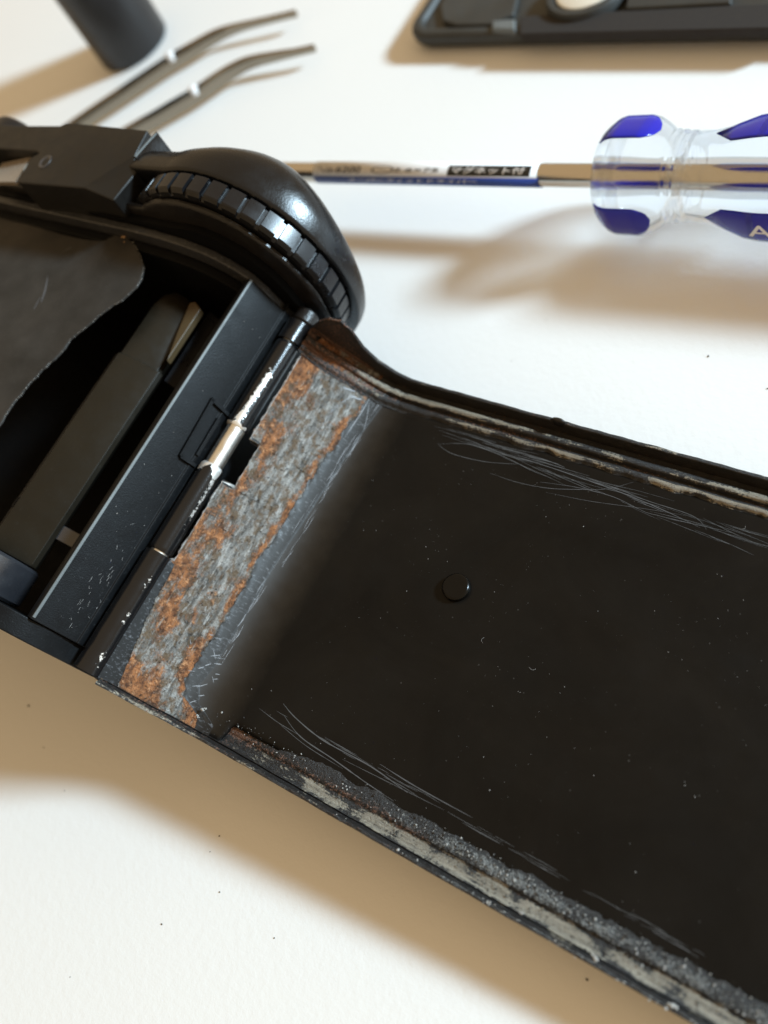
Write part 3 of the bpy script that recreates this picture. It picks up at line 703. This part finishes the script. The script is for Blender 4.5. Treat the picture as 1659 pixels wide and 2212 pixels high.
vs, fs = merge(pr); s_ = build('scratches', vs, fs, MT['scratch'], door, smooth=False); s_['kind'] = 'stuff'
# dust on the end panel
def dust_panel():
    pr = []
    for k in range(330):
        x, y = random.uniform(60, 640), random.uniform(640, 1420); p, n = on_panel(x, y)
        if -4.5 < p.x < -2.7 and 2 < p.y < 47:
            r = min(.09, .012 + random.expovariate(1 / .014)); pr.append(grain(p.x, p.y, p.z, r, random.uniform(1, 2), random.uniform(0, 3)))
    for k in range(34):
        v = random.gauss(7, 4.5); t = min(.98, max(.02, random.gauss(.22, .16))); 
        if v > 1.8: t2 = t + random.gauss(0, .025); pr.append(tube([(-2.55 - 2.17 * t, v, 1.40 + 4.9 * t), (-2.55 - 2.17 * t2, v + random.uniform(.1, .7), 1.40 + 4.9 * t2)], random.uniform(.006, .016), 4))
    vs, fs = merge(pr); s_ = build('panel_dust', vs, fs, MT['lint'], camera); s_['kind'] = 'stuff'
# dust and lint lying on the panel
pr = []
def grain(u, v, wv, r, el=1.0, a=0.0):
    n = 5; rs = []
    for h, k in ((-.3, .7), (.35, 1.0), (.8, .45)):
        rs.append([(u + r * k * (math.cos(b) * el * math.cos(a) - math.sin(b) * math.sin(a)) * random.uniform(.7, 1.2), v + r * k * (math.cos(b) * el * math.sin(a) + math.sin(b) * math.cos(a)) * random.uniform(.7, 1.2), wv + h * r) for b in [2 * math.pi * i / n for i in range(n)]])
    return rings(rs)
dust_panel()
for k in range(900):
    u = random.uniform(13, 72); v = random.uniform(3.2, 43)
    if ns(u, v, .12, 40) + .5 * ns(u, v, .4, 41) + random.uniform(-.35, .35) < .12: continue
    r = min(.085, .008 + random.expovariate(1 / .011)); pr.append(grain(u, v, panel_w(u, v), r, random.uniform(1, 2.2), random.uniform(0, 3)))
for k in range(3):
    u = random.uniform(14, 66); v = random.uniform(4, 42); a = random.uniform(0, 6.3); l = random.uniform(.4, .9); wv = panel_w(u, v)
    pr.append(tube(catmull([(u, v, wv + .02), (u + l * .4 * math.cos(a), v + l * .4 * math.sin(a), wv + .08), (u + l * .8 * math.cos(a + .3), v + l * .8 * math.sin(a + .3), wv + .06), (u + l * math.cos(a + .7), v + l * math.sin(a + .7), wv + .03)], 4), .011, 5))
vs, fs = merge(pr); s_ = build('dust', vs, fs, MT['dust'], door); s_['kind'] = 'stuff'
prd, pr = [], []
for k in range(2600):                                          # crumbs of old foam stuck to the lower rim
    u = random.uniform(9, 72); v = random.gauss(1.75, .5) if random.random() < .8 else random.gauss(-1.15, .12)
    if random.random() > .18 + .82 * sm(24, 44, u) or v > 2.9 + .5 * ns(u, 0, .3, 2): continue
    r = min(.13, .018 + random.expovariate(1 / .022)); wv = -8.05 + .12 * random.random() if v > 0 else -6.98
    (pr if random.random() < .34 else prd).append(grain(u, v, wv, r, random.uniform(1, 1.8), random.uniform(0, 3)))
for k in range(240):
    u = random.uniform(12, 72); v = random.gauss(.4, .7); prd.append(grain(u, v, -8.2 + .1 * random.random(), random.uniform(.02, .07), random.uniform(1, 2.5), random.uniform(0, 3)))
vs, fs = merge(prd); s_ = build('foam_residue', vs, fs, MT['rot'], door); s_['kind'] = 'stuff'
for (x, y, r) in [(1283, 2068, .45), (1450, 2176, .55), (1125, 1970, .3), (1055, 1950, .28), (440, 1532, .4), (428, 1548, .35)]:
    q_ = uv(x, y, -6.9)
    for i in range(6): pr.append(grain(q_[0] + random.uniform(-r, r) * .7, q_[1] + random.uniform(-r, r) * .5, -6.95 + random.uniform(-.1, .2), r * random.uniform(.2, .42)))
vs, fs = merge(pr); s_ = build('foam_crumbs', vs, fs, MT['lint'], door); s_['kind'] = 'stuff'

# ------------------------------------------------------------------ the screwdriver
ZS = 7.35
p0 = tab(1304, 380, ZS); p1 = tab(560, 371, ZS)
dx = (p0 - p1); ang = math.atan2(dx.y, dx.x)
scd = empty('screwdriver', Matrix.Translation(Vector((p0.x, p0.y, 0)) * S) @ Matrix.Rotation(ang, 4, 'Z'))
tag(scd, 'slim steel screwdriver with clear and blue plastic handle', 'screwdriver')
up = lambda vs: [(x, y, z + ZS) for x, y, z in vs]
vs, fs = lathe_x([(-74, .9), (-71, 1.1), (-66, 1.52), (24, 1.52), (24.2, 1.3)], 36); build('shaft', up(vs), fs, MT['steel'], scd)
vs, fs = prism([(-1.3, -.3), (1.3, -.3), (1.3, .3), (-1.3, .3)], -75, -70, 'u'); build('blade', up(vs), fs, MT['steel'], scd, smooth=False)
cam_dir = (Vector((0, 0, HCAM)) - Vector((p0.x - 20, p0.y, ZS))); cam_dir = Matrix.Rotation(-ang, 3, 'Z') @ cam_dir
TH0 = math.atan2(cam_dir.z, cam_dir.y)                          # angle of the side that faces up towards the lens
LX0 = -(p0 - tab(1168, 380, ZS)).length; LX1 = -(p0 - tab(687, 376, ZS)).length
RL = 1.62
def sleeve(a0, a1, x0, x1, r, n=18):
    rs_ = []
    V, Fc = grid(2, n, lambda i, j: (x0 + (x1 - x0) * i, r * math.cos(a0 + (a1 - a0) * j / (n - 1)), r * math.sin(a0 + (a1 - a0) * j / (n - 1))))
    return up(V), Fc
bnd = TH0 + math.radians(16)                                    # white/blue border; larger angle = nearer the viewer
wl = build('label', *sleeve(bnd - math.radians(200), bnd, LX1, LX0, RL), MT['white'], scd, facing=(0, math.cos(bnd - 1.74), math.sin(bnd - 1.74)))
for o_ in (wl,):
    m_ = o_.modifiers.new('thickness', 'SOLIDIFY'); m_.thickness = .06 * S; m_.offset = -1
bl = build('label_band', *sleeve(bnd, bnd + math.radians(160), LX1, LX0 + .25, RL), MT['blue'], scd, facing=(0, math.cos(bnd + 1.4), math.sin(bnd + 1.4)))
m_ = bl.modifiers.new('thickness', 'SOLIDIFY'); m_.thickness = .06 * S; m_.offset = -1

def text_mesh(body, size, shear=0.0):
    cu = bpy.data.curves.new('t', 'FONT'); cu.body = body; cu.size = size; cu.shear = shear; cu.align_x = 'LEFT'; cu.resolution_u = 3; cu.offset = .018
    ob = bpy.data.objects.new('t', cu); col.objects.link(ob)
    dg = bpy.context.evaluated_depsgraph_get(); dg.update()
    me = bpy.data.meshes.new_from_object(ob.evaluated_get(dg))
    V = [tuple(v.co) for v in me.vertices]; Fc = [tuple(p.vertices) for p in me.polygons]
    bpy.data.objects.remove(ob); bpy.data.curves.remove(cu); bpy.data.meshes.remove(me)
    return V, Fc
def wrap(V, x0, width, a_mid, height, r):
    if not V: return V
    xs = [v[0] for v in V]; ys = [v[1] for v in V]; x_a, x_b, y_a, y_b = min(xs), max(xs), min(ys), max(ys)
    out = []
    for v in V:
        x = x0 + (v[0] - x_a) / (x_b - x_a) * width; y = ((v[1] - y_a) / (y_b - y_a) - .5) * height; a = a_mid - y / r
        out.append((x, r * math.cos(a), r * math.sin(a) + ZS))
    return out
LL = LX0 - LX1
aw = bnd - math.radians(34)
for body, f0, f1, hgt, am, mt, r_, nm in [('No.6200', .02, .24, 1.05, aw, 'inkgrey', RL + .02, 'printed_text'), ('⊖2.6×75', .29, .60, 1.15, aw, 'inkgrey', RL + .02, 'printed_text'), ('スーパーフィットドライバー', .17, .76, .55, bnd + math.radians(20), 'white', RL + .02, 'printed_text'), ('マグネット付', .655, .955, .95, aw, 'white', RL + .05, 'printed_text')]:
    V, Fc = text_mesh(body, 1.0, .15)
    if V: build(nm, wrap(V, LX1 + LL * f0, LL * (f1 - f0), am, hgt, r_), Fc, MT[mt], wl, smooth=False)
V, Fc = grid(24, 8, lambda i, j: (i / 23 + .02 * (j / 7), j / 7, 0))
build('printed_box', wrap(V, LX1 + LL * .635, LL * .345, aw, 1.5, RL + .03), Fc, MT['ink'], wl, smooth=False)

# handle: three-sided clear grip, waist with rings, cobalt inlays
HP = [(0, 2.2), (0, 4.6), (.25, 5.3), (.9, 6.3), (1.7, 7.0), (2.6, 7.3), (5.6, 7.35), (6.6, 7.1), (7.6, 6.45), (8.5, 5.75), (8.9, 5.50), (9.15, 5.62), (9.4, 5.12), (9.65, 5.12), (9.85, 5.52), (10.15, 5.52), (10.35, 5.08), (10.6, 5.08), (10.8, 5.42), (11.5, 5.40), (11.7, 5.10), (11.9, 5.10), (12.1, 5.36), (13.5, 5.35), (15.2, 5.75), (17, 6.45), (18.6, 7.1), (20, 7.35), (22, 7.4), (45, 7.4), (60, 7.2), (72, 6.9), (78, 6.0), (80, 4.0), (80.4, 1)]
A0 = TH0 + math.radians(57)                                     # lower inlay, seen from the lens
def hr(x): return lerp_curve(HP[1:], x)
def hmod(a, x):
    k = sm(4.8, 7.0, hr(x)); d = ((a - A0) * 3) % (2 * math.pi); return 1 - .085 * k * (.5 + .5 * math.cos(d)) ** 2
vs, fs = lathe_x(HP, 72, hmod); hd = build('handle', up(vs), fs, MT['clear'], scd, angle=60)
hd['label'] = 'clear plastic handle with cobalt inlays'
def inlay(ac, x0, x1, hw, r0, r1):
    nx, na = 26, 13; V = []
    for i in range(nx):
        t = i / (nx - 1); x = x0 + (x1 - x0) * t
        dl = (x - x0) / r0; dr = (x1 - x) / r1
        k = min(math.sqrt(max(0, 1 - (1 - min(1, dl)) ** 2)), math.sqrt(max(0, 1 - (1 - min(1, dr)) ** 2)))
        for j in range(na):
            a = ac + hw * max(.03, k) * (2 * j / (na - 1) - 1); r = hr(x) * hmod(a, x) + .05
            V.append((x, r * math.cos(a), r * math.sin(a) + ZS))
    Fc = [(i * na + j, (i + 1) * na + j, (i + 1) * na + j + 1, i * na + j + 1) for i in range(nx - 1) for j in range(na - 1)]
    o = build('inlay', V, Fc, MT['inlay'], hd, facing=(0, math.cos(ac), math.sin(ac))); m_ = o.modifiers.new('thickness', 'SOLIDIFY'); m_.thickness = .12 * S; m_.offset = -1
for k in (0, 2):
    a = A0 + k * 2 * math.pi / 3
    hw = math.radians(25)
    inlay(a, .35, 7.7, hw, .5, 2.2); inlay(a, 14.2, 68, hw, 4.5, 5)
V, Fc = text_mesh('A', 3.0)
if V:
    ax = (p0 - tab(1632, 480, ZS)).length * 1.0
    xs = [v[0] for v in V]; hA = 2.7; mid = A0 + math.radians(2); out = []
    mn, mx = min(xs), max(xs)
    for v in V:
        x = 19.5 + (v[0] - mn) / (mx - mn) * 2.7; y = (v[1] / max(q_[1] for q_ in V) - .5) * hA; a = mid - y / 7.3; r = hr(x) * hmod(a, x) + .09
        out.append((x, r * math.cos(a), r * math.sin(a) + ZS))
    build('printed_letter', out, Fc, MT['white'], hd, smooth=False)

# ------------------------------------------------------------------ tweezers
def arm(pts, name, par):
    path = [tab(x, y, 2.6) if len(p_) == 2 else None for p_ in pts for x, y in [p_]]
    return path
e1 = [tab(x, y, 2.6) for x, y in [(640, 29), (582, 43), (525, 57), (490, 68), (460, 82), (418, 107), (375, 132), (322, 167), (270, 202), (180, 262)]]
e2 = [tab(x, y, 2.6) for x, y in [(680, 104), (640, 113), (600, 121), (540, 135), (500, 155), (462, 180), (425, 205), (372, 236), (320, 266)]]
dl = (e1[-1] - e1[-3]).normalized()
join = e1[-1] + dl * 30 + Vector((6, 4, 0))
e1 += [e1[-1] + dl * 12 + Vector((1, 0, 0)), join + Vector((-1.0, 0, 0))]; e2 += [e2[-1] + (join - e2[-1]) * .45 + Vector((2, -2, 0)), join + Vector((1.0, 0, 0))]
bx = join
tw = empty('tweezers', Matrix.Translation(Vector((bx.x, bx.y, 0)) * S)); tag(tw, 'steel tweezers with bent tips lying behind the camera', 'tweezers')
for e_ in (e1, e2):
    P = catmull([tuple(p) for p in e_], 6); m = len(P); rs = []
    for k, p in enumerate(P):
        p = Vector(p); a = Vector(P[max(0, k - 1)]); b = Vector(P[min(m - 1, k + 1)]); t = (b - a).normalized(); s = t.cross(Vector((0, 0, 1)))
        f = k / (m - 1); hw = .42 + .30 * sm(0, .5, f); hh = .65 + .75 * sm(.05, .5, f)
        rs.append([tuple(p - bx.xyz * 1 + Vector((0, 0, bx.z)) + s * sx * hw + Vector((0, 0, sz * hh))) for sx, sz in ((-1, -.8), (-.8, -1), (.8, -1), (1, -.8), (1, .8), (.8, 1), (-.8, 1), (-1, .8))])
    vs, fs = rings(rs); ar = build('arm', vs, fs, MT['tweezer'], tw, angle=30)
    mid = P[int(6 * 6)]
    c = Vector(mid) - bx + Vector((0, 0, bx.z))
    vs, fs = rings([[tuple(c + Vector((r * math.cos(a), r * math.sin(a), h))) for a in [2 * math.pi * i / 20 for i in range(20)]] for h, r in ((.4, .95), (1.5, .95), (1.8, .8), (2.0, .5), (2.05, .2))])
    build('white_stud', vs, fs, MT['white'], ar)  # small white raised spot on top of each arm

# ------------------------------------------------------------------ black tube standing behind
tc = Vector((-178.0, 116.5, 0))
tb = empty('black_tube', Matrix.Translation(tc * S)); tag(tb, 'black plastic tube standing upright behind the tweezers', 'tube')
rs = [[(r * math.cos(a), r * math.sin(a), z) for a in [2 * math.pi * i / 56 for i in range(56)]] for z, r in ((0, 7.6), (.3, 8.1), (.9, 8.4), (47, 8.6), (48, 8.4), (48.3, 8.0))]
vs, fs = rings(rs); build('barrel', vs, fs, MT['tube'], tb)
rs = [[(r * math.cos(a), r * math.sin(a), z) for a in [2 * math.pi * i / 56 for i in range(56)]] for z, r in ((48.3, 8.6), (48.6, 9.0), (54, 9.0), (54.6, 8.4))]
vs, fs = rings(rs); build('cap', vs, fs, MT['tube'], tb)

# ------------------------------------------------------------------ removed camera cover, top right
ZC = 3.4
a1 = tab(925, 77, ZC); a2 = tab(1659, 58, ZC)
ex = (a2 - a1).normalized(); ey = Vector((-ex.y, ex.x, 0))
fc = empty('front_cover', Matrix((Vector((ex.x, ey.x, 0)), Vector((ex.y, ey.y, 0)), Vector((0, 0, 1)))).to_4x4())
fc.location = Vector((a1.x, a1.y, 0)) * S
tag(fc, 'removed charcoal plastic camera cover lying inside up', 'camera cover')
def rrect(x0, y0, x1, y1, r, n=8):
    out = []
    for cx, cy, s in ((x0 + r, y0 + r, 180), (x1 - r, y0 + r, 270), (x1 - r, y1 - r, 0), (x0 + r, y1 - r, 90)):
        for i in range(n + 1):
            a = math.radians(s + 90 * i / n); out.append((cx + r * math.cos(a), cy + r * math.sin(a)))
    return out
def lc(x, y, z=ZC):
    p = tab(x, y, z) - Vector((a1.x, a1.y, 0)); return (p.dot(ex), p.dot(ey))
XL = lc(884, 54)[0]
def rr(z, ins): return [(x, y, z) for x, y in rrect(XL + ins, 0 + ins, 96 - ins, 42 - ins, 4.5 - min(ins, 3.5) * .8)]
vs, fs = rings([rr(.2, 1.4), rr(.8, .6), rr(1.6, .1), rr(2.6, 0), rr(3.1, .2), rr(ZC, .7), rr(ZC, 1.6), rr(3.2, 1.9), rr(2.6, 2.2)]); build('cover_tray', vs, fs, MT['shell'], fc, angle=50)
def quad(px, z0, z1): return prism([lc(x, y, z1) for x, y in px], z0, z1, 'w')
vs, fs = quad([(1121, 34), (1122, 74), (1700, 60), (1700, 4)], 2.4, 3.9); build('foam_strip', vs, fs, MT['strip'], fc, bevel=.3)
vs, fs = quad([(985, -60), (950, 10), (955, 44), (985, 54), (1060, 52), (1110, 30), (1130, -60)], 2.4, 3.5); build('raised_pad', vs, fs, MT['shell'], fc, bevel=.4)
vs, fs = quad([(1062, 44), (1062, 62), (1112, 64), (1112, 40)], 2.4, 4.0); build('clip', vs, fs, MT['edge'], fc, bevel=.3)
vs, fs = quad([(1360, -40), (1350, 18), (1580, 6), (1580, -40)], 2.4, 4.2); build('raised_plate', vs, fs, MT['shell'], fc, bevel=.4)
RC = lc(1268, -26, 4.6)
vs, fs = rings([[(RC[0] + r * math.cos(a), RC[1] + r * math.sin(a), z) for a in [2 * math.pi * i / 48 for i in range(48)]] for z, r in ((2.2, 6.6), (4.4, 6.6), (4.8, 6.3), (4.8, 5.4), (4.2, 5.1))]); build('ring_boss', vs, fs, MT['shell'], fc)
vs, fs = rings([[(RC[0] + r * math.cos(a), RC[1] + r * math.sin(a), z) for a in [2 * math.pi * i / 48 for i in range(48)]] for z, r in ((3.8, 4.9), (4.7, 4.9), (4.9, 4.5))]); build('metal_disc', vs, fs, MT['coin'], fc)

# ------------------------------------------------------------------ specks of dirt on the table
pr = []
for (x, y, r) in [(1530, 770, .22), (1658, 840, .2), (62, 1525, .3), (95, 1615, .16), (474, 1806, .18), (454, 1840, .12), (475, 1927, .16), (350, 1996, .18), (593, 2026, .14), (1268, 2116, .22), (140, 1708, .14), (152, 2110, .1), (1105, 780, .12), (1180, 690, .1)]:
    p = tab(x, y, 0); pr.append(grain(p.x, p.y, .02, r * .5, 1.4, random.uniform(0, 3)))
vs, fs = merge(pr); sp_ = build('dirt_specks', vs, fs, MT['speck']); sp_['kind'] = 'stuff'
tag(sp_, 'tiny dark specks of dirt scattered on the white table', 'dirt')
